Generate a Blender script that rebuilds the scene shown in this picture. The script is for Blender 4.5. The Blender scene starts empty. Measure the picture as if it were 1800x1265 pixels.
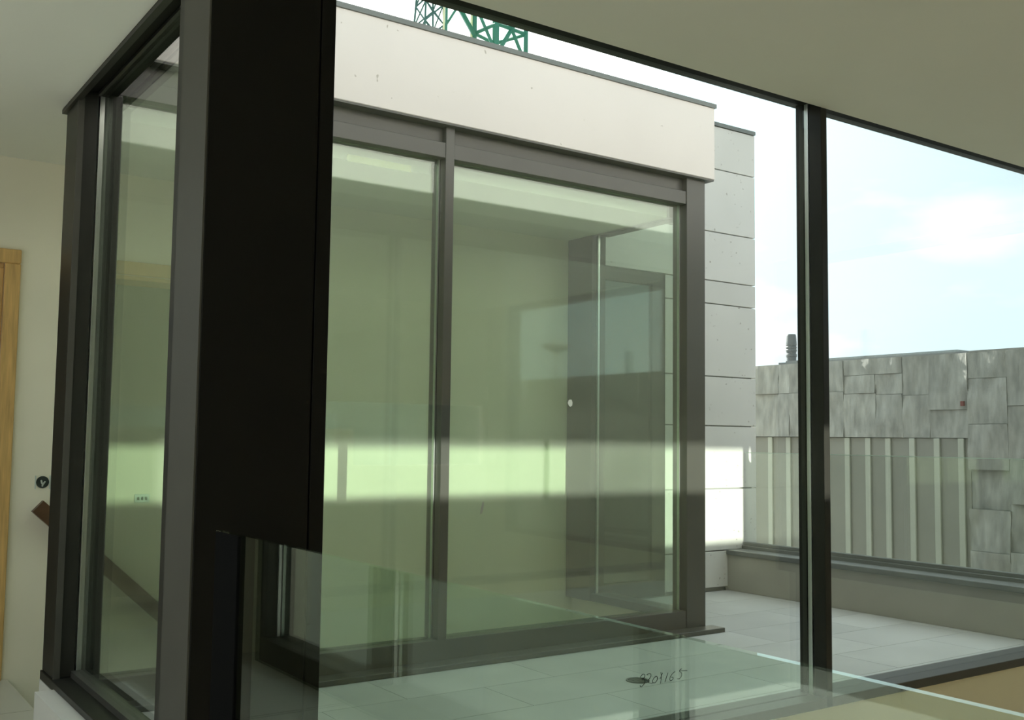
import bpy, bmesh, math, random
from mathutils import Vector, Matrix, noise as mnoise

random.seed(7)
sc = bpy.context.scene
COL = sc.collection
EYE = 1.2            # camera height above the interior floor (all heights below are relative to the eye)

# ------------------------------------------------------------------ camera
cam_d = bpy.data.cameras.new('camera')
cam = bpy.data.objects.new('camera', cam_d)
COL.objects.link(cam)
cam_d.sensor_fit = 'HORIZONTAL'
cam_d.sensor_width = 36.0
cam_d.lens = 36.53
cam_d.clip_start = 0.05
cam_d.clip_end = 500
right = Vector((0.81858, -0.57426, 0.01234))
up = Vector((-0.05317, -0.05436, 0.99710))
fwd = Vector((0.57192, 0.81687, 0.07504))
M = Matrix((right, up, -fwd)).transposed().to_4x4()
M.translation = Vector((0, 0, EYE))
cam.matrix_world = M
sc.camera = cam

# ------------------------------------------------------------------ view + render quality
sc.view_settings.view_transform = 'Standard'
sc.view_settings.look = 'None'
sc.view_settings.gamma = 1.0
sc.view_settings.use_curve_mapping = False
sc.view_settings.exposure = 0.0
cy = sc.cycles
cy.use_denoising = True
cy.max_bounces = 9
cy.diffuse_bounces = 5
cy.glossy_bounces = 5
cy.transmission_bounces = 4
cy.transparent_max_bounces = 28
cy.caustics_reflective = True
cy.blur_glossy = 0.5
cy.sample_clamp_indirect = 12.0
cy.sample_clamp_direct = 0.0
cy.use_adaptive_sampling = True
cy.adaptive_threshold = 0.03

# ------------------------------------------------------------------ sun + sky
SUN_TRAVEL = Vector((-0.045, -1.0, -0.70)).normalized()
sun_d = bpy.data.lights.new('sun', 'SUN')
sun_d.energy = 20.0
sun_d.angle = math.radians(0.8)
sun_d.color = (1.0, 0.975, 0.93)
sun = bpy.data.objects.new('sun', sun_d)
sun.rotation_euler = SUN_TRAVEL.to_track_quat('-Z', 'Y').to_euler()
sun.location = (2, 20, 16)
COL.objects.link(sun)
# added spot standing in for reflected low sun; the added rear strip shapes it
GLINT_AT = Vector((3.72, -63.6, 0.205 + 2.7 + EYE))
gl_d = bpy.data.lights.new('band_spot', 'SPOT')
gl_d.energy = 2.5e6
gl_d.spot_size = math.radians(5.4)
gl_d.spot_blend = 0.1
gl_d.shadow_soft_size = 0.22
gl_d.color = (1.0, 0.77, 0.80)
glint = bpy.data.objects.new('band_spot', gl_d)
glint.rotation_euler = (Vector((3.72, -3.6, 0.205 + EYE)) - GLINT_AT).to_track_quat('-Z', 'Y').to_euler()
glint.location = GLINT_AT
COL.objects.link(glint)

world = bpy.data.worlds.new('sky')
sc.world = world
world.use_nodes = True
nt = world.node_tree
nt.nodes.clear()
def N(t, **k):
    n = nt.nodes.new(t)
    for a, b in k.items():
        setattr(n, a, b)
    return n
L = nt.links.new
out = N('ShaderNodeOutputWorld')
bg = N('ShaderNodeBackground')
tc = N('ShaderNodeTexCoord')
nrm = N('ShaderNodeVectorMath', operation='NORMALIZE')
L(tc.outputs['Generated'], nrm.inputs[0])
dot = N('ShaderNodeVectorMath', operation='DOT_PRODUCT')
L(nrm.outputs[0], dot.inputs[0])
dot.inputs[1].default_value = -SUN_TRAVEL
glow = N('ShaderNodeMapRange')           # haze brightens steadily towards the sun
glow.inputs['From Min'].default_value = 0.45
glow.inputs['From Max'].default_value = 1.0
glow.inputs['To Min'].default_value = 0.0
glow.inputs['To Max'].default_value = 1.0
L(dot.outputs['Value'], glow.inputs['Value'])
gp = N('ShaderNodeMath', operation='POWER')
L(glow.outputs[0], gp.inputs[0]); gp.inputs[1].default_value = 1.6
mp = N('ShaderNodeMapping')
mp.inputs['Scale'].default_value = (1.6, 1.6, 4.5)
mp.inputs['Location'].default_value = (0.35, 0.1, 0.4)
L(nrm.outputs[0], mp.inputs[0])
cl = N('ShaderNodeTexNoise')
cl.inputs['Scale'].default_value = 1.7
cl.inputs['Detail'].default_value = 5.0
cl.inputs['Roughness'].default_value = 0.52
L(mp.outputs[0], cl.inputs['Vector'])
cr = N('ShaderNodeValToRGB')
cr.color_ramp.elements[0].position = 0.45
cr.color_ramp.elements[1].position = 0.63
L(cl.outputs['Fac'], cr.inputs[0])
sky = N('ShaderNodeMix', data_type='RGBA')
sky.inputs[6].default_value = (0.90, 1.12, 1.22, 1)
sky.inputs[7].default_value = (1.40, 1.44, 1.44, 1)
L(cr.outputs[0], sky.inputs[0])
st = N('ShaderNodeMath', operation='MULTIPLY_ADD')
L(gp.outputs[0], st.inputs[0]); st.inputs[1].default_value = 1.5; st.inputs[2].default_value = 1.0
L(sky.outputs[2], bg.inputs['Color'])
L(st.outputs[0], bg.inputs['Strength'])
L(bg.outputs[0], out.inputs[0])

# ------------------------------------------------------------------ materials
def mat(name):
    m = bpy.data.materials.new(name)
    m.use_nodes = True
    m.node_tree.nodes.clear()
    return m

def principled(name, color, rough=0.6, metal=0.0, spec=0.5, vary=0.0, scale=6.0, bump=0.0, bscale=30.0,
               stretch=(1, 1, 1), speck=None, per_object=0.0, detail=6.0):
    m = mat(name)
    t = m.node_tree
    o = t.nodes.new('ShaderNodeOutputMaterial')
    b = t.nodes.new('ShaderNodeBsdfPrincipled')
    t.links.new(b.outputs[0], o.inputs[0])
    b.inputs['Roughness'].default_value = rough
    b.inputs['Metallic'].default_value = metal
    b.inputs['Specular IOR Level'].default_value = spec
    b.inputs['Base Color'].default_value = (*color, 1)
    if vary or bump or speck or per_object:
        c = t.nodes.new('ShaderNodeTexCoord')
        mpg = t.nodes.new('ShaderNodeMapping')
        mpg.inputs['Scale'].default_value = stretch
        oi = t.nodes.new('ShaderNodeObjectInfo')
        mul = t.nodes.new('ShaderNodeMath'); mul.operation = 'MULTIPLY'
        mul.inputs[1].default_value = 37.0
        t.links.new(oi.outputs['Random'], mul.inputs[0])
        cx = t.nodes.new('ShaderNodeCombineXYZ')
        for i in range(3):
            t.links.new(mul.outputs[0], cx.inputs[i])
        t.links.new(cx.outputs[0], mpg.inputs['Location'])
        t.links.new(c.outputs['Object'], mpg.inputs['Vector'])
        nz = t.nodes.new('ShaderNodeTexNoise')
        nz.inputs['Scale'].default_value = scale
        nz.inputs['Detail'].default_value = detail
        t.links.new(mpg.outputs[0], nz.inputs['Vector'])
        hsv = t.nodes.new('ShaderNodeHueSaturation')
        hsv.inputs['Color'].default_value = (*color, 1)
        mr = t.nodes.new('ShaderNodeMapRange')
        mr.inputs['From Min'].default_value = 0.25; mr.inputs['From Max'].default_value = 0.75
        mr.inputs['To Min'].default_value = 1 - vary; mr.inputs['To Max'].default_value = 1 + vary
        t.links.new(nz.outputs['Fac'], mr.inputs['Value'])
        val = mr.outputs[0]
        if per_object:
            pr = t.nodes.new('ShaderNodeMapRange')
            pr.inputs['To Min'].default_value = 1 - per_object; pr.inputs['To Max'].default_value = 1 + per_object
            t.links.new(oi.outputs['Random'], pr.inputs['Value'])
            mm = t.nodes.new('ShaderNodeMath'); mm.operation = 'MULTIPLY'
            t.links.new(val, mm.inputs[0]); t.links.new(pr.outputs[0], mm.inputs[1])
            val = mm.outputs[0]
        t.links.new(val, hsv.inputs['Value'])
        colr = hsv.outputs[0]
        if speck:
            vz = t.nodes.new('ShaderNodeTexNoise')
            vz.inputs['Scale'].default_value = speck[0]
            vz.inputs['Detail'].default_value = 1.0
            t.links.new(mpg.outputs[0], vz.inputs['Vector'])
            rp = t.nodes.new('ShaderNodeMapRange')
            rp.inputs['From Min'].default_value = speck[1]; rp.inputs['From Max'].default_value = speck[1] + 0.03
            t.links.new(vz.outputs['Fac'], rp.inputs['Value'])
            mx = t.nodes.new('ShaderNodeMix'); mx.data_type = 'RGBA'
            t.links.new(rp.outputs[0], mx.inputs[0])
            t.links.new(colr, mx.inputs[6])
            mx.inputs[7].default_value = (*speck[2], 1)
            colr = mx.outputs[2]
        t.links.new(colr, b.inputs['Base Color'])
        if bump:
            n2 = t.nodes.new('ShaderNodeTexNoise')
            n2.inputs['Scale'].default_value = bscale
            n2.inputs['Detail'].default_value = 8.0
            n2.inputs['Roughness'].default_value = 0.6
            t.links.new(mpg.outputs[0], n2.inputs['Vector'])
            bp = t.nodes.new('ShaderNodeBump')
            bp.inputs['Strength'].default_value = bump
            bp.inputs['Distance'].default_value = 0.02
            t.links.new(n2.outputs['Fac'], bp.inputs['Height'])
            t.links.new(bp.outputs[0], b.inputs['Normal'])
    return m

def glass(name, tint, f0=0.05, rough=0.02, aniso=0.0, dust=0.0, dust_col=(0.8, 0.8, 0.74)):
    """thin architectural glass: tinted see-through + Schlick mirror, optional film of site dust"""
    m = mat(name)
    t = m.node_tree
    nd = t.nodes.new
    o = nd('ShaderNodeOutputMaterial')
    g = nd('ShaderNodeNewGeometry')
    dt = nd('ShaderNodeVectorMath'); dt.operation = 'DOT_PRODUCT'
    t.links.new(g.outputs['Normal'], dt.inputs[0]); t.links.new(g.outputs['Incoming'], dt.inputs[1])
    ab = nd('ShaderNodeMath'); ab.operation = 'ABSOLUTE'; t.links.new(dt.outputs['Value'], ab.inputs[0])
    om = nd('ShaderNodeMath'); om.operation = 'SUBTRACT'; om.inputs[0].default_value = 1.0; om.use_clamp = True
    t.links.new(ab.outputs[0], om.inputs[1])
    pw = nd('ShaderNodeMath'); pw.operation = 'POWER'; pw.inputs[1].default_value = 5.0
    t.links.new(om.outputs[0], pw.inputs[0])
    fr = nd('ShaderNodeMath'); fr.operation = 'MULTIPLY_ADD'
    t.links.new(pw.outputs[0], fr.inputs[0]); fr.inputs[1].default_value = 1 - f0; fr.inputs[2].default_value = f0
    tr = nd('ShaderNodeBsdfTransparent'); tr.inputs[0].default_value = (*tint, 1)
    gl = nd('ShaderNodeBsdfAnisotropic')
    gl.inputs['Color'].default_value = (0.92, 1.0, 0.94, 1)
    gl.inputs['Roughness'].default_value = rough
    if aniso:
        gl.inputs['Anisotropy'].default_value = aniso
        tg = nd('ShaderNodeTangent'); tg.direction_type = 'UV_MAP'; tg.uv_map = 'uv'
        t.links.new(tg.outputs[0], gl.inputs['Tangent'])
    base = tr.outputs[0]
    if dust:
        df = nd('ShaderNodeBsdfDiffuse'); df.inputs[0].default_value = (*dust_col, 1)
        c = nd('ShaderNodeTexCoord')
        nz = nd('ShaderNodeTexNoise'); nz.inputs['Scale'].default_value = 3.0; nz.inputs['Detail'].default_value = 4
        t.links.new(c.outputs['Object'], nz.inputs['Vector'])
        mr = nd('ShaderNodeMapRange'); mr.inputs['To Min'].default_value = dust * 0.7; mr.inputs['To Max'].default_value = dust * 1.3
        t.links.new(nz.outputs['Fac'], mr.inputs['Value'])
        m0 = nd('ShaderNodeMixShader')
        t.links.new(mr.outputs[0], m0.inputs[0]); t.links.new(tr.outputs[0], m0.inputs[1]); t.links.new(df.outputs[0], m0.inputs[2])
        base = m0.outputs[0]
    mx = nd('ShaderNodeMixShader')
    t.links.new(fr.outputs[0], mx.inputs[0]); t.links.new(base, mx.inputs[1]); t.links.new(gl.outputs[0], mx.inputs[2])
    t.links.new(mx.outputs[0], o.inputs[0])
    return m

M_ = {}
M_['stone'] = principled('pale_limestone', (0.69, 0.675, 0.645), 0.75, vary=0.05, scale=2.2, bump=0.05, bscale=40,
                         speck=(38.0, 0.735, (0.40, 0.38, 0.34)), per_object=0.035)
M_['fascia'] = principled('pale_limestone_fascia', (0.71, 0.665, 0.635), 0.75, vary=0.04, scale=1.5, bump=0.04, bscale=30,
                          speck=(30.0, 0.765, (0.42, 0.39, 0.34)))
M_['frame'] = principled('grey_anodised_frame', (0.068, 0.066, 0.059), 0.38, metal=0.0, spec=0.5, vary=0.06, scale=8, bump=0.02, bscale=120)
M_['frame_in'] = principled('dark_frame_paint', (0.024, 0.0235, 0.019), 0.4, spec=0.3, vary=0.06, scale=8, bump=0.02, bscale=120)
M_['black'] = principled('black_column_paint', (0.009, 0.0085, 0.0065), 0.6, spec=0.15, vary=0.1, scale=5, bump=0.02, bscale=150)
M_['post'] = principled('matt_black_steel', (0.004, 0.004, 0.004), 0.8, spec=0.05, vary=0.1, scale=8)
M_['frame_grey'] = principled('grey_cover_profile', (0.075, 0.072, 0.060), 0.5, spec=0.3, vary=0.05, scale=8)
M_['alu'] = principled('aluminium_spacer', (0.72, 0.74, 0.72), 0.3, metal=0.85)
M_['edge'] = principled('glass_edge_highlight', (0.42, 0.55, 0.46), 0.2, spec=0.8)  # pale colour stands for sky shine on the glass top
M_['coping'] = principled('grey_metal_coping', (0.16, 0.17, 0.165), 0.4, metal=0.2, vary=0.06, scale=6)
M_['plaster'] = principled('cream_plaster', (0.87, 0.80, 0.665), 0.9, spec=0.2, vary=0.025, scale=3, bump=0.03, bscale=60)
M_['ochre'] = principled('ochre_plaster', (0.72, 0.655, 0.46), 0.9, spec=0.2, vary=0.03, scale=3, bump=0.03, bscale=60)
M_['ceil'] = principled('ceiling_plaster', (0.82, 0.81, 0.72), 0.9, spec=0.2, vary=0.02, scale=1.5)
M_['white'] = principled('white_upstand', (0.72, 0.70, 0.66), 0.5, spec=0.4, vary=0.03, scale=4)
M_['oak'] = principled('oak', (0.66, 0.40, 0.15), 0.5, spec=0.4, vary=0.22, scale=5.0, stretch=(14, 14, 1.1), bump=0.06, bscale=20)
M_['marble'] = principled('pale_floor_stone', (0.60, 0.58, 0.52), 0.35, spec=0.5, vary=0.05, scale=3, per_object=0.03)
M_['tread'] = principled('stair_stone', (0.46, 0.44, 0.38), 0.45, vary=0.05, scale=3)
M_['tile'] = principled('terrace_stone', (0.48, 0.49, 0.475), 0.7, spec=0.4, vary=0.10, scale=2.4, per_object=0.05, bump=0.03, bscale=40)
M_['grout'] = principled('terrace_bedding', (0.40, 0.41, 0.40), 0.9, vary=0.08, scale=8)
M_['parapet'] = principled('parapet_render', (0.36, 0.35, 0.31), 0.85, vary=0.10, scale=3.2, bump=0.05, bscale=40)
M_['slate'] = principled('riven_slate', (0.285, 0.288, 0.258), 0.75, spec=0.3, vary=0.34, scale=5.5, stretch=(1, 2.4, 0.8), bump=0.6, bscale=7.0, per_object=0.05)
M_['slate_joint'] = principled('slate_bedding', (0.19, 0.195, 0.18), 0.9, vary=0.2, scale=10)
M_['rib'] = principled('pale_batten', (0.36, 0.375, 0.31), 0.6, vary=0.06, scale=4)
M_['panel'] = principled('brown_grey_panel', (0.205, 0.205, 0.17), 0.6, vary=0.05, scale=3)
M_['flue'] = principled('flue_metal', (0.13, 0.14, 0.14), 0.5, vary=0.1, scale=10)
M_['crane'] = principled('crane_green', (0.03, 0.20, 0.13), 0.5, vary=0.1, scale=3)
M_['crane_far'] = principled('crane_teal', (0.05, 0.14, 0.12), 0.6)
M_['crane_lit'] = principled('crane_lit_side', (0.75, 0.74, 0.45), 0.6)  # yellow-lit left side of the crane posts, put into the colour
M_['handrail'] = principled('dark_stained_wood', (0.10, 0.045, 0.022), 0.4, vary=0.15, scale=6, stretch=(1, 10, 10))
M_['plastic'] = principled('socket_plastic', (0.62, 0.66, 0.62), 0.4)
M_['ink'] = principled('marker_ink', (0.03, 0.04, 0.035), 0.6)
M_['drain'] = principled('drain_grate', (0.10, 0.105, 0.10), 0.5, metal=0.3)
M_['ground'] = principled('asphalt', (0.20, 0.20, 0.19), 0.9, vary=0.1, scale=0.5)
M_['paper'] = principled('paper_sticker', (0.80, 0.82, 0.76), 0.8)
M_['tape'] = principled('yellow_tape', (0.62, 0.58, 0.34), 0.7)
M_['red'] = principled('red_tag', (0.14, 0.03, 0.02), 0.6)
M_['glass_near'] = glass('near_glazing', (0.945, 0.96, 0.94), f0=0.05, rough=0.02)
M_['glass_side'] = glass('side_glazing', (0.955, 0.965, 0.94), f0=0.045, rough=0.02)
M_['glass_far'] = glass('far_glazing', (0.85, 0.93, 0.86), f0=0.07, rough=0.03, dust=0.095)
M_['glass_rail'] = glass('railing_glass', (0.90, 0.965, 0.91), f0=0.05, rough=0.01)
M_['glass_guard'] = glass('guard_glass', (0.955, 0.97, 0.955), f0=0.04, rough=0.01)
M_['glass_dark'] = glass('door_glass', (0.45, 0.52, 0.48), f0=0.09, rough=0.02)

# ------------------------------------------------------------------ builders
def link(name, me, m=None, parent=None):
    o = bpy.data.objects.new(name, me)
    if m is not None and me is not None:
        me.materials.append(M_[m])
    COL.objects.link(o)
    if parent is not None:
        o.parent = parent
    return o

def tag(o, label=None, cat=None, kind=None, group=None):
    if label: o['label'] = label
    if cat: o['category'] = cat
    if kind: o['kind'] = kind
    if group: o['group'] = group
    return o

def root(name, label, cat, kind=None, group=None, at=(0, 0, -EYE)):
    o = bpy.data.objects.new(name, None)
    o.empty_display_size = 0.1
    COL.objects.link(o)
    o.location = (at[0], at[1], at[2] + EYE)
    return tag(o, label, cat, kind, group)

def off(parent):
    return Vector(parent.location) if parent is not None and parent.parent is None else (
        Vector(parent.location) + Vector(parent.parent.location) if parent is not None else Vector((0, 0, 0)))

def box_bm(bm, x0, x1, y0, y1, z0, z1, ch=0.0, o=Vector((0, 0, 0))):
    vs = [bm.verts.new(Vector((x, y, z + EYE)) - o) for z in (z0, z1) for x, y in ((x0, y0), (x1, y0), (x1, y1), (x0, y1))]
    fs = [(3, 2, 1, 0), (4, 5, 6, 7), (0, 1, 5, 4), (1, 2, 6, 5), (2, 3, 7, 6), (3, 0, 4, 7)]
    faces = [bm.faces.new([vs[i] for i in f]) for f in fs]
    if ch:
        es = list({e for f in faces for e in f.edges})
        bmesh.ops.bevel(bm, geom=es, offset=ch, segments=1, affect='EDGES')
    return faces

def finish(bm, name, m, parent=None, smooth=False):
    bmesh.ops.recalc_face_normals(bm, faces=bm.faces[:])
    me = bpy.data.meshes.new(name)
    bm.to_mesh(me); bm.free()
    if smooth:
        for p in me.polygons: p.use_smooth = True
    return link(name, me, m, parent)

def box(name, x, y, z, m, parent=None, ch=0.0):
    bm = bmesh.new()
    c = Vector(((x[0] + x[1]) / 2, (y[0] + y[1]) / 2, (z[0] + z[1]) / 2 + EYE))
    box_bm(bm, x[0], x[1], y[0], y[1], z[0], z[1], ch, c)
    o = finish(bm, name, m, parent)
    o.location = c - off(parent)
    return o

def boxes(name, lst, m, parent=None, ch=0.0):
    """one piece made of several touching boxes"""
    bm = bmesh.new()
    for x, y, z in lst:
        box_bm(bm, x[0], x[1], y[0], y[1], z[0], z[1], ch, off(parent))
    return finish(bm, name, m, parent)

def prism(name, poly, z0, z1, m, parent=None):
    bm = bmesh.new()
    o = off(parent)
    lo = [bm.verts.new(Vector((x, y, z0 + EYE)) - o) for x, y in poly]
    hi = [bm.verts.new(Vector((x, y, z1 + EYE)) - o) for x, y in poly]
    bm.faces.new(lo[::-1]); bm.faces.new(hi)
    n = len(poly)
    for i in range(n):
        bm.faces.new((lo[i], lo[(i + 1) % n], hi[(i + 1) % n], hi[i]))
    return finish(bm, name, m, parent)

def pane(name, x, y, z, m, parent):
    """a glass slab with UVs (u along its length) so its rolling streaks have a direction"""
    o = box(name, x, y, z, m, parent)
    uv = o.data.uv_layers.new(name='uv')
    for lp in o.data.loops:
        v = o.data.vertices[lp.vertex_index].co
        uv.data[lp.index].uv = (v.x + v.y, v.z)
    return o

def bar(bm, a, b, w, o=Vector((0, 0, 0)), sides=4):
    a = Vector((a[0], a[1], a[2] + EYE)) - o; b = Vector((b[0], b[1], b[2] + EYE)) - o
    d = (b - a).normalized()
    s = d.orthogonal().normalized(); t = d.cross(s)
    ra = [bm.verts.new(a + (s * math.cos(k * math.tau / sides + .785) + t * math.sin(k * math.tau / sides + .785)) * w * .707) for k in range(sides)]
    rb = [bm.verts.new(b + (s * math.cos(k * math.tau / sides + .785) + t * math.sin(k * math.tau / sides + .785)) * w * .707) for k in range(sides)]
    for k in range(sides):
        bm.faces.new((ra[k], ra[(k + 1) % sides], rb[(k + 1) % sides], rb[k]))
    bm.faces.new(ra[::-1]); bm.faces.new(rb)

def lathe(name, prof, m, parent=None, at=(0, 0, 0), n=24):
    bm = bmesh.new()
    rings = []
    for r, z in prof:
        rings.append([bm.verts.new((max(r, 1e-4) * math.cos(k * math.tau / n), max(r, 1e-4) * math.sin(k * math.tau / n), z)) for k in range(n)])
    for a, b in zip(rings, rings[1:]):
        for k in range(n):
            bm.faces.new((a[k], a[(k + 1) % n], b[(k + 1) % n], b[k]))
    bm.faces.new(rings[0][::-1]); bm.faces.new(rings[-1])
    o = finish(bm, name, m, parent, smooth=False)
    o.location = Vector((at[0], at[1], at[2] + EYE)) - off(parent)
    return o

# heights (relative to the eye)
FL, CE, PF = -1.2, 1.37, -1.13      # interior floor, ceiling, terrace floor
LOW = -3.9                          # storey below
YB = 5.63                           # back wall

# ================================================================== STRUCTURE
# ---- ceiling and roof
ceil_poly = [(-0.5, -3.6), (6.25, -3.6), (6.25, 2.70), (0.905, 2.70), (0.905, 4.64), (4.45, 4.64), (4.45, YB), (-0.5, YB)]
tag(prism('ceiling', ceil_poly, CE, 1.45, 'ceil'), 'smooth grey-green plaster ceiling running round the glazed terrace', 'ceiling', 'structure')
roof_poly = [(-0.62, -3.75), (6.3, -3.75), (6.3, 2.86), (1.08, 2.86), (1.08, 4.56), (4.55, 4.56), (4.55, 5.90), (-0.62, 5.90)]
tag(prism('roof', roof_poly, 1.62, 2.03, 'coping'), 'flat grey roof slab above the rooms', 'roof', 'structure')

# ---- interior floor with tiles
fl = root('floor', 'pale stone interior floor at the lower left corner', 'floor', 'structure')
prism('floor_slab', [(-0.5, -3.6), (0.935, -3.6), (0.935, 4.40), (0.966, 4.40), (0.966, YB), (-0.5, YB)], FL - 0.25, FL - 0.02, 'grout', fl)
def tile_run(parent, x0, x1, y0, y1, dx, dy, z, m, name='tile', gap=0.003, th=0.02, x_off=0.0):
    row = 0
    y = y0
    while y < y1 - 0.01:
        ye = min(y + dy, y1)
        x = x0 - (x_off if row % 2 else 0.0)
        while x < x1 - 0.01:
            xe = min(x + dx, x1)
            xs = max(x, x0)
            if xe - xs > 0.02:
                box(name, (xs + gap, xe - gap), (y + gap, ye - gap), (z - th, z), m, parent)
            x += dx
        y += dy
        row += 1
tile_run(fl, -0.5, 0.934, -3.6, 4.35, 0.72, 0.66, FL, 'marble')
tile_run(fl, -0.5, 0.966, 4.35, 4.957, 0.735, 0.607, FL, 'marble')
tile_run(fl, -0.5, 0.966, 4.957, YB, 0.735, 0.673, FL, 'marble')

# ---- walls
wb = root('wall_back', 'cream plaster wall behind the far glazing with an oak doorway', 'wall', 'structure')
boxes('plaster', [((0.862, 4.605), (YB, 5.80), (LOW, 1.62)), ((-0.5, 0.862), (YB, 5.80), (0.834, 1.62)), ((-0.62, 0.05), (YB, 5.80), (FL - .25, 0.834))], 'plaster', wb)
SX0, SX1, SX2, SZ0, SZ1, SZ2 = 1.62, 4.55, 6.06, 0.075, 0.335, -0.28
tag(boxes('wall_rear', [((-0.6, 6.25), (-3.75, -3.6), (LOW, SZ2)), ((-0.6, SX1), (-3.75, -3.6), (SZ2, SZ0)), ((-0.6, SX0), (-3.75, -3.6), (SZ0, SZ1)), ((SX2, 6.25), (-3.75, -3.6), (SZ2, SZ1)), ((-0.6, 6.25), (-3.75, -3.6), (SZ1, 2.75))], 'plaster'), 'cream plaster wall behind the viewer', 'wall', 'structure')
tag(boxes('wall_left', [((-0.6, -0.45), (-3.6, 0.62), (FL - .25, 1.62)), ((-0.6, -0.45), (5.42, YB), (FL - .25, 1.62)), ((-0.6, -0.45), (0.62, 5.42), (FL - .25, FL))], 'plaster'),
    'cream plaster wall beside the left glazing', 'wall', 'structure')
tag(boxes('wall_right', [((6.10, 6.25), (-3.6, 0.30), (LOW, 1.62)), ((6.10, 6.25), (0.30, 2.86), (LOW, -0.95)), ((6.10, 6.25), (0.30, 2.86), (1.36, 1.62))], 'plaster'),
    'cream plaster wall closing the stairwell on the right', 'wall', 'structure')
tag(boxes('wall_stairwell', [((0.90, 6.10), (2.712, 2.86), (LOW, -1.043))], 'ochre'), 'ochre plaster wall below the near window sill', 'wall', 'structure')
tag(boxes('wall_landing', [((0.80, 0.93), (-3.6, 2.70), (LOW, FL - .25))], 'plaster'), 'cream plaster face of the landing edge in the stairwell', 'wall', 'structure')
tag(boxes('floor_stairwell', [((0.80, 6.25), (-3.6, 2.86), (LOW - .2, LOW))], 'marble'), 'stone floor at the bottom of the near stairwell', 'floor', 'structure')
tag(boxes('wall_far_stairwell', [((0.935, 4.60), (4.52, 4.62), (LOW, -1.13)), ((0.80, 0.935), (4.40, YB), (LOW, FL - .25)), ((4.46, 4.60), (4.62, YB), (LOW, -1.06))], 'plaster'),
    'cream plaster walls enclosing the far flight of stairs', 'wall', 'structure')

# ---- stairs going down along the back wall
stairs = root('staircase', 'stone stairs descending along the cream back wall', 'stairs', 'structure', at=(0.966, 5.1, FL))
for i in range(11):
    box('tread', (0.966 + i * 0.30, 0.966 + (i + 1) * 0.30 + 0.02), (4.63, YB), (FL - 0.18 * (i + 1) - (0.24 if i else 0.2), FL - 0.18 * (i + 1)), 'tread', stairs)

# ---- column at the corner of the glazing
col = root('column', 'black boxed steel column at the corner of the near glazing', 'column', 'structure', at=(1.05, 2.82, FL))
box('cladding', (0.89, 1.206), (2.70, 2.925), (LOW, CE + 0.24), 'black', col, 0.002)
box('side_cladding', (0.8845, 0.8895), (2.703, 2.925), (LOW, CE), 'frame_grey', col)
box('jamb', (1.211, 1.255), (2.703, 2.86), (-1.043, CE + 0.24), 'black', col, 0.002)
box('side_jamb', (0.893, 1.05), (2.930, 2.995), (-1.0, CE + 0.02), 'frame_in', col, 0.002)
box('core', (0.95, 1.25), (2.72, 2.99), (LOW, CE + 0.24), 'black', col)

# ---- window 1: near glazing (plane Y = 2.78)
w1 = root('window_1', 'near terrace glazing with dark frame and one slim mullion', 'window', 'structure', at=(3.4, 2.78, -1.04))
box('head', (1.05, 6.10), (2.735, 2.80), (1.402, 1.62), 'black', w1)
box('head_outer', (1.05, 6.10), (2.80, 2.86), (1.412, 1.62), 'frame_in', w1)
box('sill', (1.2555, 6.10), (2.70, 2.86), (-1.042, -1.004), 'frame_grey', w1, 0.002)
mu = box('mullion', (3.422, 3.458), (2.70, 2.762), (-1.04, 1.41), 'frame_in', w1, 0.001)
box('mullion_outer', (3.422, 3.458), (2.792, 2.83), (-1.004, 1.41), 'frame_in', w1, 0.001)
box('spacer', (3.4225, 3.4575), (2.7675, 2.7865), (-1.004, 1.41), 'alu', w1)
box('end_jamb', (6.04, 6.10), (2.70, 2.86), (-1.004, 1.41), 'frame_in', w1)
p1 = pane('pane', (1.256, 3.421), (2.775, 2.791), (-1.004, 1.411), 'glass_near', w1)
p2 = pane('pane', (3.459, 6.04), (2.775, 2.791), (-1.004, 1.411), 'glass_near', w1)

# ---- window 2: side glazing (plane X = 1.015)
w2 = root('window_2', 'narrow side glazing left of the black column', 'window', 'structure', at=(1.0, 3.7, -1.0))
box('head', (0.932, 1.075), (2.996, 4.62), (1.398, 1.62), 'black', w2)
box('head_bead', (0.995, 1.035), (2.996, 4.419), (1.386, 1.3979), 'frame_in', w2)
box('ceiling_angle', (0.906, 0.931), (2.996, 4.655), (1.352, 1.369), 'frame_in', w2)
box('sill', (0.912, 1.075), (2.996, 4.62), (-0.998, -0.962), 'frame_in', w2, 0.002)
box('sill_bead', (0.985, 1.04), (2.996, 4.419), (-0.9618, -0.938), 'frame', w2)
box('post', (0.92, 1.0), (4.42, 4.62), (-0.962, 1.398), 'frame_in', w2, 0.002)
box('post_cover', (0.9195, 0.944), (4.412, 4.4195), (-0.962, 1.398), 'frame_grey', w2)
box('post_outer', (1.03, 1.092), (4.42, 4.62), (-0.962, 1.398), 'frame_in', w2, 0.002)
box('spacer', (1.006, 1.024), (4.42, 4.45), (-0.938, 1.386), 'alu', w2)
pane('pane', (1.007, 1.023), (2.996, 4.419), (-0.938, 1.386), 'glass_side', w2)
up_ = tag(boxes('trim_1', [((0.842, 0.911), (2.996, 4.345), (FL, -0.985))], 'white'), 'low white upstand under the narrow side glazing', 'upstand', 'structure')
tag(boxes('wall_upstand', [((0.9115, 1.06), (2.996, 4.62), (LOW, -0.9985))], 'white'), 'white base wall carrying the narrow side glazing', 'wall', 'structure')

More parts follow.
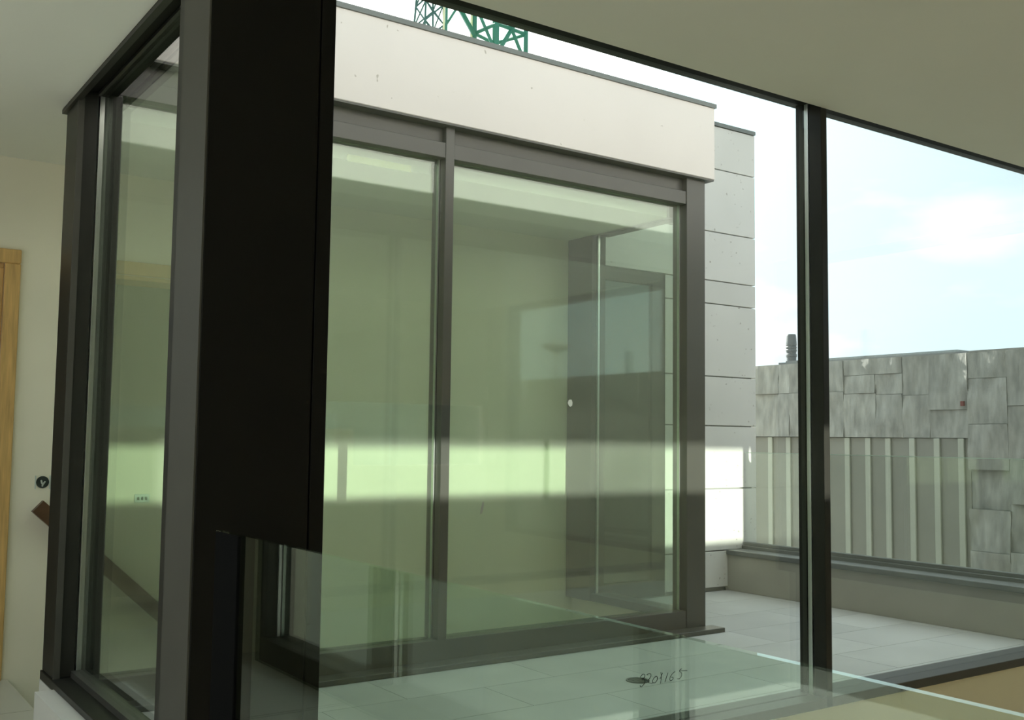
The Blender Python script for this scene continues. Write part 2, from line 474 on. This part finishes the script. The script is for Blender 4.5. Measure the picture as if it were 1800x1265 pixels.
# ---- window 3: far glazing across the terrace (face Y = 4.50)
w3 = root('window_3', 'far terrace glazing in grey frame below the stone fascia', 'window', 'structure', at=(2.8, 4.55, -1.13))
box('bottom_rail', (1.07, 4.431), (4.503, 4.62), (-1.13, -1.004), 'frame', w3, 0.002)
box('sill_plate', (1.07, 4.645), (4.395, 4.5025), (-1.129, -1.104), 'frame', w3, 0.002)
box('transom', (1.07, 4.431), (4.503, 4.62), (1.432, 1.512), 'frame', w3, 0.002)
box('transom_panel', (1.07, 2.719), (4.535, 4.60), (1.5125, 1.62), 'frame', w3)
box('transom_panel', (2.772, 4.431), (4.535, 4.60), (1.5125, 1.62), 'frame', w3)
box('mullion', (2.7195, 2.7715), (4.498, 4.552), (-1.004, 1.62), 'frame', w3, 0.002)
box('mullion_inner', (2.7195, 2.7715), (4.578, 4.63), (-1.004, 1.4315), 'frame_in', w3, 0.002)
box('spacer', (2.712, 2.7192), (4.556, 4.574), (-1.004, 1.4315), 'alu', w3)
box('spacer', (4.424, 4.4312), (4.556, 4.574), (-1.004, 1.4315), 'alu', w3)
box('corner_post', (4.4315, 4.585), (4.496, 4.62), (-1.1295, 1.60), 'frame', w3, 0.002)
box('left_post', (1.0925, 1.115), (4.50, 4.62), (-1.004, 1.4315), 'frame', w3, 0.002)
pane('pane', (1.116, 2.7115), (4.557, 4.573), (-1.004, 1.4315), 'glass_far', w3)
pb = pane('pane', (2.772, 4.4235), (4.557, 4.573), (-1.004, 1.4315), 'glass_far', w3)

# ---- window 4: side glazing of the far volume (plane X = 4.45)
w4 = root('window_4', 'side glazing at the right end of the far stair passage', 'window', 'structure', at=(4.45, 5.1, -1.05))
box('far_post', (4.40, 4.52), (5.36, 5.62), (-1.06, 1.62), 'frame_in', w4, 0.002)
box('sill', (4.40, 4.54), (4.6205, 5.3595), (-1.058, -1.01), 'frame_in', w4, 0.002)
box('head', (4.40, 4.54), (4.6205, 5.3595), (1.37, 1.62), 'frame_in', w4, 0.002)
box('spacer', (4.442, 4.458), (5.345, 5.359), (-1.01, 1.37), 'alu', w4)
pane('pane', (4.442, 4.458), (4.621, 5.344), (-1.01, 1.37), 'glass_side', w4)

# ---- window 5: left glazing (only mirrored in the railing), plane X = -0.40
w5 = root('window_5', 'left glazing with dark frame mirrored in the glass railing', 'window', 'structure', at=(-0.4, 3, FL))
box('sill', (-0.47, -0.31), (0.62, 5.42), (FL, FL + 0.13), 'frame_in', w5, 0.002)
box('head', (-0.47, -0.31), (0.62, 5.42), (1.28, CE), 'frame_in', w5, 0.002)
for yy in (0.62, 2.32, 4.05, 5.34):
    box('mullion', (-0.47, -0.31), (yy, yy + 0.08), (FL + 0.13, 1.28), 'frame_in', w5, 0.002)
for ya, yb_ in ((0.70, 2.32), (2.40, 4.05), (4.13, 5.34)):
    box('spacer', (-0.408, -0.392), (yb_ - 0.018, yb_ - 0.001), (FL + 0.13, 1.28), 'alu', w5)
    pane('pane', (-0.408, -0.392), (ya + 0.001, yb_ - 0.019), (FL + 0.13, 1.28), 'glass_side', w5)

# ---- window 6: right-hand window of the stairwell (seen only as a mirror image in the far glazing)
w6 = root('window_6', 'right stairwell window mirrored in the far glazing', 'window', 'structure', at=(6.17, 1.6, -0.95))
boxes('frame', [((6.12, 6.24), (0.30, 0.36), (-0.95, 1.36)), ((6.12, 6.24), (2.64, 2.70), (-0.95, 1.36)), ((6.12, 6.24), (0.36, 2.64), (-0.95, -0.90)), ((6.12, 6.24), (0.36, 2.64), (1.31, 1.36))], 'frame_in', w6)
pane('pane', (6.172, 6.188), (0.361, 2.639), (-0.899, 1.309), 'glass_side', w6)

# ---- unseen strip opening added behind the viewer to shape the light band
w7 = root('light_band_slot', 'narrow strip opening added in the wall behind the viewer to shape the light band', 'window', 'structure', at=(3.6, -3.68, 0.0))
pane('pane', (SX0 + .001, SX1 - .001), (-3.69, -3.68), (SZ0 + .001, SZ1 - .001), 'glass_dark', w7)
pane('pane', (SX1, SX2 - .001), (-3.69, -3.68), (SZ2 + .001, SZ1 - .001), 'glass_dark', w7)

# ---- stone fascias over the glazing
fa = root('wall_fascia_far', 'long pale limestone fascia above the far glazing', 'fascia', 'structure', at=(2.8, 4.5, 1.6))
box('stone_panel', (1.05, 4.632), (4.458, 4.60), (1.604, 2.052), 'fascia', fa, 0.003)
box('drip_edge', (1.05, 4.628), (4.462, 4.60), (1.594, 1.6035), 'frame', fa)
box('coping', (1.04, 4.640), (4.448, 4.75), (2.0525, 2.078), 'coping', fa)
fn = root('wall_fascia_near', 'pale limestone overhang above the near glazing, mirrored in the far glass', 'fascia', 'structure', at=(3.5, 3, 1.6))
box('stone_panel', (1.08, 6.3), (3.10, 3.215), (1.62, 2.08), 'fascia', fn, 0.003)
box('soffit', (1.08, 6.3), (2.861, 3.0995), (1.62, 1.66), 'fascia', fn)
box('coping', (1.08, 6.3), (2.861, 3.22), (2.0805, 2.10), 'coping', fn)
tag(boxes('wall_fascia_side', [((0.95, 1.0795), (2.87, 4.457), (1.62, 2.08))], 'fascia'), 'pale limestone fascia above the narrow side glazing', 'fascia', 'structure')

# ---- limestone wall at the end of the terrace
wp = root('wall_terrace', 'pale limestone clad wall to the right of the far glazing', 'wall', 'structure', at=(5.5, 5.7, PF))
boxes('backing', [((4.60, 6.27), (5.65, 6.3), (LOW, 2.45)), ((4.30, 4.60), (5.81, 6.3), (1.62, 2.45))], 'grout', wp)
joints = [2.45, 2.108, 1.611, 1.229, 1.05, 0.491, 0.113, -0.363, -0.831, -1.105]
for a, b in zip(joints, joints[1:]):
    x0 = 4.585 if b >= 1.22 else 5.30
    x1 = 6.288 if b > -0.84 else 5.98
    box('stone_panel', (x0, x1), (5.615, 5.649), (b + 0.004, a - 0.004), 'stone', wp, 0.0025)
    if x1 > 6.2:
        box('stone_panel', (6.271, 6.288), (5.650, 6.31), (b + 0.004, a - 0.004), 'stone', wp, 0.0025)
box('coping', (4.585, 6.288), (5.605, 6.31), (2.4505, 2.48), 'coping', wp)

# ---- dark door in that wall
d2 = root('door_2', 'dark framed glass door in the limestone wall behind the far glazing', 'door', 'structure', at=(4.97, 5.62, PF))
boxes('frame', [((4.60, 4.70), (5.60, 5.649), (-1.12, 1.225)), ((5.17, 5.297), (5.60, 5.649), (-1.12, 1.225)), ((4.70, 5.17), (5.60, 5.649), (1.13, 1.225)), ((4.70, 5.17), (5.60, 5.649), (-1.12, -1.0))], 'frame_in', d2)
box('leaf_back', (4.70, 5.17), (5.64, 5.649), (-1.0, 1.13), 'black', d2)
pane('pane', (4.705, 5.165), (5.618, 5.626), (-0.995, 1.125), 'glass_dark', d2)

# ---- oak doorway in the back wall
d1 = root('door_1', 'oak door frame at the left edge of the cream back wall', 'door', 'structure', at=(0.45, YB, FL))
box('architrave', (0.862, 0.934), (5.605, YB), (FL, 0.834), 'oak', d1, 0.004)
box('architrave', (-0.02, 0.049), (5.605, YB), (FL, 0.834), 'oak', d1, 0.004)
box('architrave_head', (-0.02, 0.934), (5.604, YB), (0.8345, 0.905), 'oak', d1, 0.004)
box('jamb_lining', (0.842, 0.861), (YB, 5.86), (FL, 0.81), 'oak', d1, 0.002)
box('jamb_lining', (0.05, 0.069), (YB, 5.86), (FL, 0.81), 'oak', d1, 0.002)
box('head_lining', (0.05, 0.861), (YB, 5.86), (0.811, 0.834), 'oak', d1, 0.002)
tag(boxes('wall_room_beyond', [((-0.7, -0.6), (5.80, 8.0), (FL, 1.62)), ((1.7, 1.8), (5.80, 8.0), (FL, 1.62)), ((-0.7, 1.8), (8.0, 8.1), (FL, 1.62))], 'plaster'),
    'cream plaster room seen through the oak doorway', 'wall', 'structure')
tag(boxes('ceiling_room_beyond', [((-0.6, 1.7), (5.80, 8.0), (CE, 1.62))], 'ceil'), 'pale ceiling of the room beyond the oak doorway', 'ceiling', 'structure')
tag(boxes('floor_room_beyond', [((-0.6, 1.7), (5.80, 8.0), (FL - .2, FL)), ((0.07, 0.842), (YB, 5.80), (FL - .2, FL))], 'marble'), 'pale floor of the room beyond the oak doorway', 'floor', 'structure')

# ---- terrace floor
tf = root('floor_terrace', 'grey stone paved terrace floor between the glazed walls', 'floor', 'structure', at=(3.5, 4, PF))
boxes('bedding', [((1.03, 6.3), (2.862, 4.52), (PF - .30, PF - .005)), ((4.61, 6.3), (4.52, 5.65), (PF - .30, PF - .005))], 'grout', tf)
tile_run(tf, 1.077, 5.96, 2.862, 4.394, 0.80, 0.3832, PF, 'tile', gap=0.0015, x_off=0.40)
tile_run(tf, 4.65, 5.96, 4.394, 5.61, 0.80, 0.4053, PF, 'tile', gap=0.0015, x_off=0.37)

# ---- parapet
pw_ = root('wall_parapet', 'low grey rendered parapet along the right of the terrace', 'parapet', 'structure', at=(6.1, 4, PF))
box('render', (5.962, 6.27), (2.862, 5.64), (PF, -0.862), 'parapet', pw_)
box('cap', (5.945, 6.115), (2.862, 5.612), (-0.8615, -0.826), 'coping', pw_, 0.003)
box('cap_upper', (6.116, 6.275), (2.862, 5.612), (-0.8615, -0.800), 'coping', pw_, 0.003)

# ---- slate wall across the street
ws = root('wall_slate', 'grey riven slate wall beyond the glass guard', 'wall', 'structure', at=(8.6, 5, LOW))
box('backing', (8.53, 8.85), (-9.0, 9.5), (LOW, 0.775), 'slate_joint', ws)
def slab(ya, yb_, za, zb, proud, seed, parent=ws, m='slate'):
    """one riven slab facing -X: a split-stone relief grid with sides"""
    ya, yb_ = sorted((ya, yb_)); g = 0.0015
    ya += g; yb_ -= g; za += g; zb -= g
    c = Vector((8.5, (ya + yb_) / 2, (za + zb) / 2 + EYE))
    bm = bmesh.new()
    nx = max(5, int((yb_ - ya) / 0.045)); nz = max(5, int((zb - za) / 0.045))
    rnd = random.Random(seed)
    tilt = rnd.uniform(0.15, 0.7)
    gr = []
    for j in range(nz + 1):
        r_ = []
        for i in range(nx + 1):
            y = ya + (yb_ - ya) * i / nx; z = za + (zb - za) * j / nz
            u = y + z * tilt
            h = mnoise.noise(Vector((seed * 3.1, u * 2.5, z * 1.8))) * 0.020
            h += max(0.0, 1 - 3.0 * abs(mnoise.noise(Vector((seed * 7.7, u * 4.5, z * 1.3))))) ** 2 * 0.018
            h += round(mnoise.noise(Vector((seed * 5.3, u * 3.0, z * 2.0))) * 3) * 0.006
            if 0 < i < nx: y += rnd.uniform(-.010, .010)
            if 0 < j < nz: z += rnd.uniform(-.010, .010)
            r_.append(bm.verts.new(Vector((8.5 - proud - max(h, -0.012), y, z + EYE)) - c))
        gr.append(r_)
    for j in range(nz):
        for i in range(nx):
            bm.faces.new((gr[j][i], gr[j][i + 1], gr[j + 1][i + 1], gr[j + 1][i])).smooth = True
    rim = [gr[0][i] for i in range(nx + 1)] + [gr[j][nx] for j in range(1, nz + 1)] + [gr[nz][i] for i in range(nx - 1, -1, -1)] + [gr[j][0] for j in range(nz - 1, 0, -1)]
    fr_ = [bm.verts.new(v.co) for v in rim]
    bk = [bm.verts.new((0.03, v.co.y, v.co.z)) for v in rim]
    n = len(rim)
    for k in range(n):
        bm.faces.new((fr_[k], bk[k], bk[(k + 1) % n], fr_[(k + 1) % n]))
    bm.normal_update()
    if gr and bm.faces[:][0].normal.x > 0:
        bmesh.ops.reverse_faces(bm, faces=bm.faces[:])
    me = bpy.data.meshes.new('slate_slab'); bm.to_mesh(me); bm.free()
    o = link('slate_slab', me, m, parent)
    o.location = c - off(parent)
    return o
T = 0.80
slabs = []
# upper course over the battened panel (y from far to near)
r1 = [9.5, 8.9, 8.35, 7.95, 7.60, 7.263, 7.114, 6.80, 6.455]
for a, b in zip(r1, r1[1:]): slabs.append((a, b, 0.495, T))
slabs += [(6.455, 5.805, 0.647, T), (6.455, 6.10, 0.47, 0.647), (6.10, 5.805, 0.455, 0.647), (5.805, 5.536, 0.44, T), (5.536, 5.155, 0.30, T)]
r2 = [9.5, 8.8, 8.2, 7.75, 7.263, 7.114, 6.76, 6.455]
for a, b in zip(r2, r2[1:]): slabs.append((a, b, 0.05, 0.495))
slabs += [(6.455, 6.10, 0.05, 0.47), (6.10, 5.805, 0.05, 0.455), (5.805, 5.536, 0.05, 0.44), (5.536, 5.155, 0.05, 0.30)]
# full-height part nearer the viewer
slabs += [(5.155, 4.794, 0.569, T), (5.155, 4.794, 0.172, 0.569), (4.794, 4.40, 0.325, T), (4.794, 4.40, -0.12, 0.325),
          (5.155, 4.794, -0.222, 0.172), (5.155, 4.79, -0.918, -0.56), (4.79, 4.40, -0.50, -0.12), (4.79, 4.40, -0.90, -0.50),
          (5.155, 4.79, -1.35, -0.918), (4.79, 4.40, -1.3, -0.90)]
y = 4.40
while y > -6.0:
    w = random.uniform(.32, .62)
    z = T
    while z > -1.2:
        h = random.uniform(.26, .44)
        slabs.append((y, y - w, max(z - h, -1.35), z))
        z -= h
    y -= w
for k, (a, b, za, zb) in enumerate(slabs):
    slab(a, b, za, zb, random.uniform(0.004, 0.026), k + 1)
slab(5.155, 4.79, -0.56, -0.222, -0.022, 301)       # recessed slab like a niche
box('coping', (8.52, 8.86), (5.27, 7.20), (0.802, 0.835), 'coping', ws)
box('coping', (8.50, 8.86), (-8.9, 5.15), (0.801, 0.815), 'slate_joint', ws)

# ---- battened cladding under the slate
bt = root('wall_battened', 'brown-grey vertical battened cladding below the slate', 'cladding', 'structure', at=(8.6, 6.4, LOW))
ribs = [9.3, 8.95, 8.62, 8.3, 7.98, 7.66, 7.40, 7.16, 6.94, 6.70, 6.435, 6.20, 5.98, 5.725, 5.475, 5.24]
edges = ribs
for a, b in zip(edges, edges[1:]):
    box('panel', (8.516, 8.529), (b + 0.031, a - 0.031), (-1.6, 0.046), 'panel', bt)
for a in ribs:
    box('batten', (8.497, 8.529), (a - 0.029, a + 0.029), (-1.6, 0.046), 'rib', bt, 0.003)
box('panel', (8.516, 8.529), (5.158, 5.209), (-1.6, 0.046), 'panel', bt)

# ---- street level and left-hand light well
tag(boxes('ground', [((-60, 60), (-60, 120), (LOW - .5, LOW - .21))], 'ground'), 'grey street level below the terrace', 'ground', 'structure')
wl = root('wall_light_well', 'pale limestone wall outside the left glazing', 'wall', 'structure', at=(-2.6, 3, FL))
box('backing', (-3.2, -2.835), (-2.5, 5.999), (LOW, 1.6), 'grout', wl)
for a, b in zip([1.6, 0.85, 0.10, -0.42, -0.95, -1.6], [0.85, 0.10, -0.42, -0.95, -1.6, -2.4]):
    for y0 in (-2.4, -1.0, 0.4, 1.8, 3.2, 4.6):
        box('stone_panel', (-2.834, -2.80), (y0 + .003, y0 + 1.397), (b + .003, a - .003), 'stone', wl, 0.002)
box('shade_wall', (-3.2, -0.63), (6.0, 6.3), (LOW, 0.15), 'stone', wl)  # added wall, its height set for how much sun reaches the floor
tag(boxes('floor_light_well', [((-2.8, -0.605), (-2.5, 5.999), (FL - .35, FL - .12))], 'tile'), 'grey floor of the light well outside the left glazing', 'floor', 'structure')

# ================================================================== THINGS
# ---- frameless glass railing of the landing
gr_ = root('glass_railing', 'frameless glass railing running towards the black column', 'railing', at=(0.92, 1.0, FL))
pane('glass_panel', (0.914, 0.926), (-2.6, 2.60), (FL + 0.02, -0.2405), 'glass_rail', gr_)
tag(box('end_post', (0.904, 0.9125), (2.42, 2.578), (FL, -0.2415), 'post', gr_, 0.002), 'black flat end post')
box('base_channel', (0.90, 0.94), (-2.6, 2.66), (FL - 0.02, FL + 0.02), 'frame_in', gr_, 0.002)

# ---- glass guard on the parapet
gg = root('glass_guard', 'frameless clear glass guard standing on the parapet cap', 'guard', at=(6.15, 4.2, -0.8))
pane('glass_panel', (6.143, 6.157), (4.337, 5.60), (-0.799, -0.091), 'glass_guard', gg)
pane('glass_panel', (6.143, 6.157), (2.90, 4.325), (-0.799, -0.091), 'glass_guard', gg)
box('edge_highlight', (6.143, 6.157), (4.337, 5.60), (-0.0908, -0.0865), 'edge', gg)  # pale strip paints the bright line along the guard top
box('edge_highlight', (6.143, 6.157), (2.90, 4.325), (-0.0908, -0.0865), 'edge', gg)
box('channel', (6.128, 6.142), (2.87, 5.606), (-0.7995, -0.775), 'coping', gg, 0.002)
box('channel', (6.158, 6.172), (2.87, 5.606), (-0.7995, -0.775), 'coping', gg, 0.002)

# ---- stair handrail on the back wall
hr = root('handrail', 'dark wooden handrail sloping down the cream back wall', 'handrail', at=(1.05, 5.56, -0.37))
def sloped(name, x0, z0, x1, z1, h, y0, y1, m, parent):
    bm = bmesh.new()
    o = off(parent)
    dx, dz = x1 - x0, z1 - z0
    l = math.hypot(dx, dz); nx, nz = -dz / l * h / 2, dx / l * h / 2
    pts = [(x0 + nx, z0 + nz), (x0 - nx, z0 - nz), (x1 - nx, z1 - nz), (x1 + nx, z1 + nz)]
    f = [bm.verts.new(Vector((x, y0, z + EYE)) - o) for x, z in pts]
    b = [bm.verts.new(Vector((x, y1, z + EYE)) - o) for x, z in pts]
    bm.faces.new(f); bm.faces.new(b[::-1])
    for i in range(4):
        bm.faces.new((f[i], b[i], b[(i + 1) % 4], f[(i + 1) % 4]))
    return finish(bm, name, m, parent)
sloped('rail', 1.052, -0.362, 3.10, -2.27, 0.072, 5.545, 5.585, 'handrail', hr)
for x in (1.28, 2.05, 2.8):
    z = -0.362 - (x - 1.052) * 0.932
    box('bracket', (x - .012, x + .012), (5.5855, YB), (z - .05, z - .026), 'frame', hr)

# ---- unfinished electrical boxes on the back wall
def wall_box(name, x, z, label, grp=None):
    r = root(name, label, 'electrical box', group=grp, at=(x, YB, z))
    bm = bmesh.new()
    n = 28; R_, r2_ = 0.030, 0.0245
    yv = (-0.004, 0.0)
    rings = []
    for rr, yy in ((R_, 0.0), (R_, -0.004), (r2_, -0.004), (r2_, -0.0005)):
        rings.append([bm.verts.new((rr * math.cos(k * math.tau / n), yy, rr * math.sin(k * math.tau / n))) for k in range(n)])
    for a, b in zip(rings, rings[1:]):
        for k in range(n):
            bm.faces.new((a[k], a[(k + 1) % n], b[(k + 1) % n], b[k]))
    bm.faces.new(rings[-1])
    o = finish(bm, 'rim', 'ink', r)
    for dx, dz in ((-.006, .003), (.007, -.002), (0, -.010)):
        wv = bmesh.new()
        bar(wv, (x + dx * .4, YB - .001, z + dz - .010), (x + dx * 1.4, YB - .012, z + dz + .006), .006, o=Vector((x, YB, z + EYE)))
        finish(wv, 'wire_end', 'plastic', r)
    box('mounting_frame', (x - .036, x - .0305), (YB - .003, YB), (z - .033, z + .033), 'plastic', r)
    box('mounting_frame', (x + .0305, x + .036), (YB - .003, YB), (z - .033, z + .033), 'plastic', r)
    return r
wall_box('switch_box', 1.083, -0.248, 'open round electrical box on cream wall, fully in view above handrail', 'electrical boxes beside the post')
wall_box('switch_box', 1.156, -0.250, 'open round electrical box half hidden behind the dark glazing post', 'electrical boxes beside the post')
so = root('wall_socket', 'small pale socket plate on cream wall seen through side glazing', 'socket', at=(1.57, YB, -0.34))
box('plate', (1.533, 1.611), (YB - .008, YB), (-0.362, -0.316), 'plastic', so, 0.002)
for x in (1.552, 1.572, 1.592):
    box('slot', (x - .006, x + .006), (YB - .0095, YB - .0081), (-0.348, -0.332), 'drain', so)

# ---- marks on the glass
wr = [[(2.5082, -0.8282), (2.5152, -0.8215), (2.5256, -0.8206), (2.529, -0.8277), (2.5215, -0.8335), (2.5153, -0.8346), (2.5257, -0.8379), (2.5299, -0.8461), (2.5208, -0.8571), (2.5092, -0.8611), (2.5067, -0.8569)], [(2.5381, -0.8242), (2.5486, -0.8208), (2.557, -0.8243), (2.5549, -0.8338), (2.5445, -0.8469), (2.5571, -0.8549), (2.5719, -0.8548)], [(2.5803, -0.8338), (2.5697, -0.8417), (2.5655, -0.8504), (2.5719, -0.8557), (2.5824, -0.8524), (2.5888, -0.8424), (2.5854, -0.8344), (2.5803, -0.8338)], [(2.6058, -0.8229), (2.6075, -0.8401), (2.6037, -0.8627)], [(2.6135, -0.826), (2.6015, -0.8455)], [(2.6393, -0.8283), (2.6251, -0.8592)], [(2.674, -0.8277), (2.6583, -0.8368), (2.6488, -0.8512), (2.6514, -0.8571), (2.6605, -0.8557), (2.6644, -0.8484), (2.6557, -0.8458)], [(2.7064, -0.8215), (2.6967, -0.8288), (2.7055, -0.8361), (2.7064, -0.8456), (2.6967, -0.8554), (2.6858, -0.8556)], [(2.6993, -0.8291), (2.7343, -0.8316)]]
cu = bpy.data.curves.new('handwritten_size', 'CURVE')
cu.dimensions = '3D'; cu.bevel_depth = 0.0011; cu.bevel_resolution = 1; cu.resolution_u = 6
for s in wr:
    sp = cu.splines.new('BEZIER'); sp.bezier_points.add(len(s) - 1)
    for bp_, (x, z) in zip(sp.bezier_points, s):
        bp_.co = (x - 3.4, 2.7742 - 2.78, z + 1.04)
        bp_.handle_left_type = bp_.handle_right_type = 'AUTO'
cu.materials.append(M_['ink'])
ho = bpy.data.objects.new('handwritten_size', cu); COL.objects.link(ho); ho.parent = w1
tag(ho, 'dark handwritten 220x165 on the pane')
bm = bmesh.new()
pts = [(3.572, .20), (3.580, .217), (3.598, .219), (3.606, .203), (3.603, .186), (3.590, .178), (3.579, .186)]
vs = [bm.verts.new((x - 2.8, 4.5565 - 4.55, z + 1.13)) for x, z in pts]; vb = [bm.verts.new((x - 2.8, 4.5555 - 4.55, z + 1.13)) for x, z in pts]
bm.faces.new(vs); bm.faces.new(vb[::-1])
for i in range(len(pts)): bm.faces.new((vs[i], vs[(i + 1) % 7], vb[(i + 1) % 7], vb[i]))
tag(finish(bm, 'paper_scrap', 'paper', w3), 'small pale paper scrap on the pane')
bm = bmesh.new()
pts = [(2.997, -.398), (3.004, -.362), (3.014, -.332), (3.022, -.330), (3.021, -.36), (3.012, -.392)]
vs = [bm.verts.new((x - 2.8, 4.5565 - 4.55, z + 1.13)) for x, z in pts]; vb = [bm.verts.new((x - 2.8, 4.5555 - 4.55, z + 1.13)) for x, z in pts]
bm.faces.new(vs); bm.faces.new(vb[::-1])
for i in range(len(pts)): bm.faces.new((vs[i], vs[(i + 1) % 6], vb[(i + 1) % 6], vb[i]))
tag(finish(bm, 'dirt_mark', 'parapet', w3), 'small dark smear on the pane')
tag(box('tape_strip', (2.20, 2.56), (4.5735, 4.5745), (1.345, 1.38), 'tape', w3), 'yellowish strip of tape behind the pane')

# ---- floor drain
dr = root('floor_drain', 'small round dark drain in the terrace paving', 'drain', at=(3.36, 3.735, PF))
lathe('rim', [(0.056, 0.0), (0.056, 0.004), (0.046, 0.004), (0.046, 0.001)], 'drain', dr, (3.36, 3.735, PF + .0005))
for k in range(-3, 4):
    w = math.sqrt(max(0.045 ** 2 - (k * .013) ** 2, 0))
    box('grate_bar', (3.36 - w, 3.36 + w), (3.735 + k * .013 - .004, 3.735 + k * .013 + .004), (PF + .0005, PF + .0035), 'drain', dr)

# ---- red tag on the slate
tag(box('red_tag', (8.445, 8.470), (5.175, 5.205), (0.33, 0.372), 'red'), 'tiny red tag fixed to the slate wall', 'tag')

# ---- flues above the slate wall
def flue(x, y, z, label):
    r = root('roof_flue', label, 'flue', group='flues on the slate roof', at=(x, y, z))
    lathe('pipe', [(0.052, -0.12), (0.052, 0.045), (0.058, 0.05), (0.058, 0.075), (0.052, 0.08), (0.052, 0.10)], 'flue', r, (x, y, z), 20)
    lathe('cowl', [(0.055, 0.1005), (0.058, 0.115), (0.058, 0.125), (0.053, 0.13), (0.058, 0.145), (0.058, 0.155), (0.053, 0.16), (0.058, 0.175), (0.057, 0.20), (0.050, 0.275), (0.046, 0.29), (0.010, 0.292)], 'flue', r, (x, y, z), 20)
    return r
flue(8.80, 7.36, 0.855, 'dark ribbed metal flue standing above the slate wall beside the mullion')
flue(8.80, -0.84, 0.83, 'dark ribbed metal flue reflected in the far glazing')
box('flue_base', (8.70, 8.86), (7.20, 7.45), (0.803, 0.84), 'coping', ws)

# ---- street lamp (seen as a reflection in the far glazing)
lp = root('street_lamp', 'slim street lamp with a mushroom head reflected in the far glazing', 'street lamp', at=(15.4, -11.0, LOW))
lathe('pole', [(0.07, -0.2), (0.05, 0.5), (0.03, 5.95)], 'flue', lp, (15.4, -11.0, LOW), 10)
lathe('lamp_head', [(0.03, 5.951), (0.10, 6.0), (0.34, 6.12), (0.36, 6.18), (0.22, 6.26), (0.05, 6.29)], 'flue', lp, (15.4, -11.0, LOW), 16)

# ---- tower crane behind the far roof
cr_ = root('tower_crane', 'green lattice mast of a tower crane rising behind the far roof', 'crane', at=(16.95, 25.4, LOW))
CO = off(cr_)
vd = Vector((.56, .828)); pd = Vector((.828, -.56))
cx_, cy_ = 17.2, 25.4
h_ = 0.78
cor = [(cx_ - pd.x * h_, cy_ - pd.y * h_), (cx_ - vd.x * h_ - pd.x * .10, cy_ - vd.y * h_ - pd.y * .10), (cx_ + pd.x * h_, cy_ + pd.y * h_), (cx_ + vd.x * h_ - pd.x * .17, cy_ + vd.y * h_ - pd.y * .17)]
for x, yv in cor:
    bm = bmesh.new(); bar(bm, (x, yv, LOW), (x, yv, 17.0), 0.12, CO); finish(bm, 'mast_leg', 'crane', cr_)
for lv in range(11):
    z0 = LOW + .3 + lv * 1.86 ; z1 = z0 + 1.86
    for k in range(4):
        a, b = cor[k], cor[(k + 1) % 4]
        if (z1 < 8.0): continue
        bm = bmesh.new(); bar(bm, (*a, z0 + .93), (*b, z0 + .93), 0.09, CO); finish(bm, 'horizontal_brace', 'crane', cr_)
        if k < 2:
            bm = bmesh.new(); bar(bm, (*a, z1), (*b, z0), 0.09, CO); finish(bm, 'diagonal_brace', 'crane', cr_)
        if k == 1:
            bm = bmesh.new(); bar(bm, (*a, z0), (*b, z1), 0.09, CO); finish(bm, 'diagonal_brace', 'crane', cr_)
q = Vector((15.05, 25.0))
bm = bmesh.new(); bar(bm, (q.x, q.y, LOW), (q.x, q.y, 17.0), 0.06, CO); finish(bm, 'side_post', 'crane', cr_)
bm = bmesh.new(); bar(bm, (q.x - .07, q.y + .02, LOW), (q.x - .07, q.y + .02, 17.0), 0.05, CO); finish(bm, 'lit_side_strip', 'crane_lit', cr_)  # pale strip painted as the post's yellow-lit left side
bm = bmesh.new(); bar(bm, (q.x, q.y, 11.85), (q.x + .36, q.y, 12.45), 0.05, CO); finish(bm, 'side_brace', 'crane', cr_)
bm = bmesh.new(); bar(bm, (q.x + .36, q.y, 12.55), (cor[0][0], cor[0][1], 12.15), 0.12, CO); finish(bm, 'side_brace', 'crane', cr_)
bm = bmesh.new(); bar(bm, (cor[0][0] - .11, cor[0][1], LOW), (cor[0][0] - .11, cor[0][1], 17.0), 0.06, CO); finish(bm, 'lit_side_strip', 'crane_lit', cr_)

c2 = root('far_crane', 'thin dark lattice crane tower further behind the far roof', 'crane', at=(34.5, 60, LOW))
C2 = off(c2)
bx_, by_ = 34.75, 60.0
def tw(z):   # tapers upward
    return 0.85 - (z - 26) * 0.05
for sx, sy in ((-1, -1), (1, -1), (1, 1), (-1, 1)):
    bm = bmesh.new()
    bar(bm, (bx_ + sx * tw(20), by_ + sy * tw(20), 20), (bx_ + sx * tw(34), by_ + sy * tw(34), 34), 0.11, C2)
    finish(bm, 'mast_leg', 'crane_far', c2)
bm = bmesh.new(); bar(bm, (bx_, by_, LOW), (bx_, by_, 20.5), 1.6, C2); finish(bm, 'mast_base', 'crane_far', c2)
for lv in range(9):
    z0 = 21 + lv * 1.4; z1 = z0 + 1.4
    for (ax, ay), (bx2, by2) in (((-1, -1), (1, -1)), ((1, -1), (1, 1)), ((1, 1), (-1, 1)), ((-1, 1), (-1, -1))):
        bm = bmesh.new(); bar(bm, (bx_ + ax * tw(z0), by_ + ay * tw(z0), z0), (bx_ + bx2 * tw(z1), by_ + by2 * tw(z1), z1), 0.09, C2); finish(bm, 'diagonal_brace', 'crane_far', c2)
        bm = bmesh.new(); bar(bm, (bx_ + ax * tw(z1), by_ + ay * tw(z1), z1), (bx_ + bx2 * tw(z0), by_ + by2 * tw(z0), z0), 0.08, C2); finish(bm, 'diagonal_brace', 'crane_far', c2)
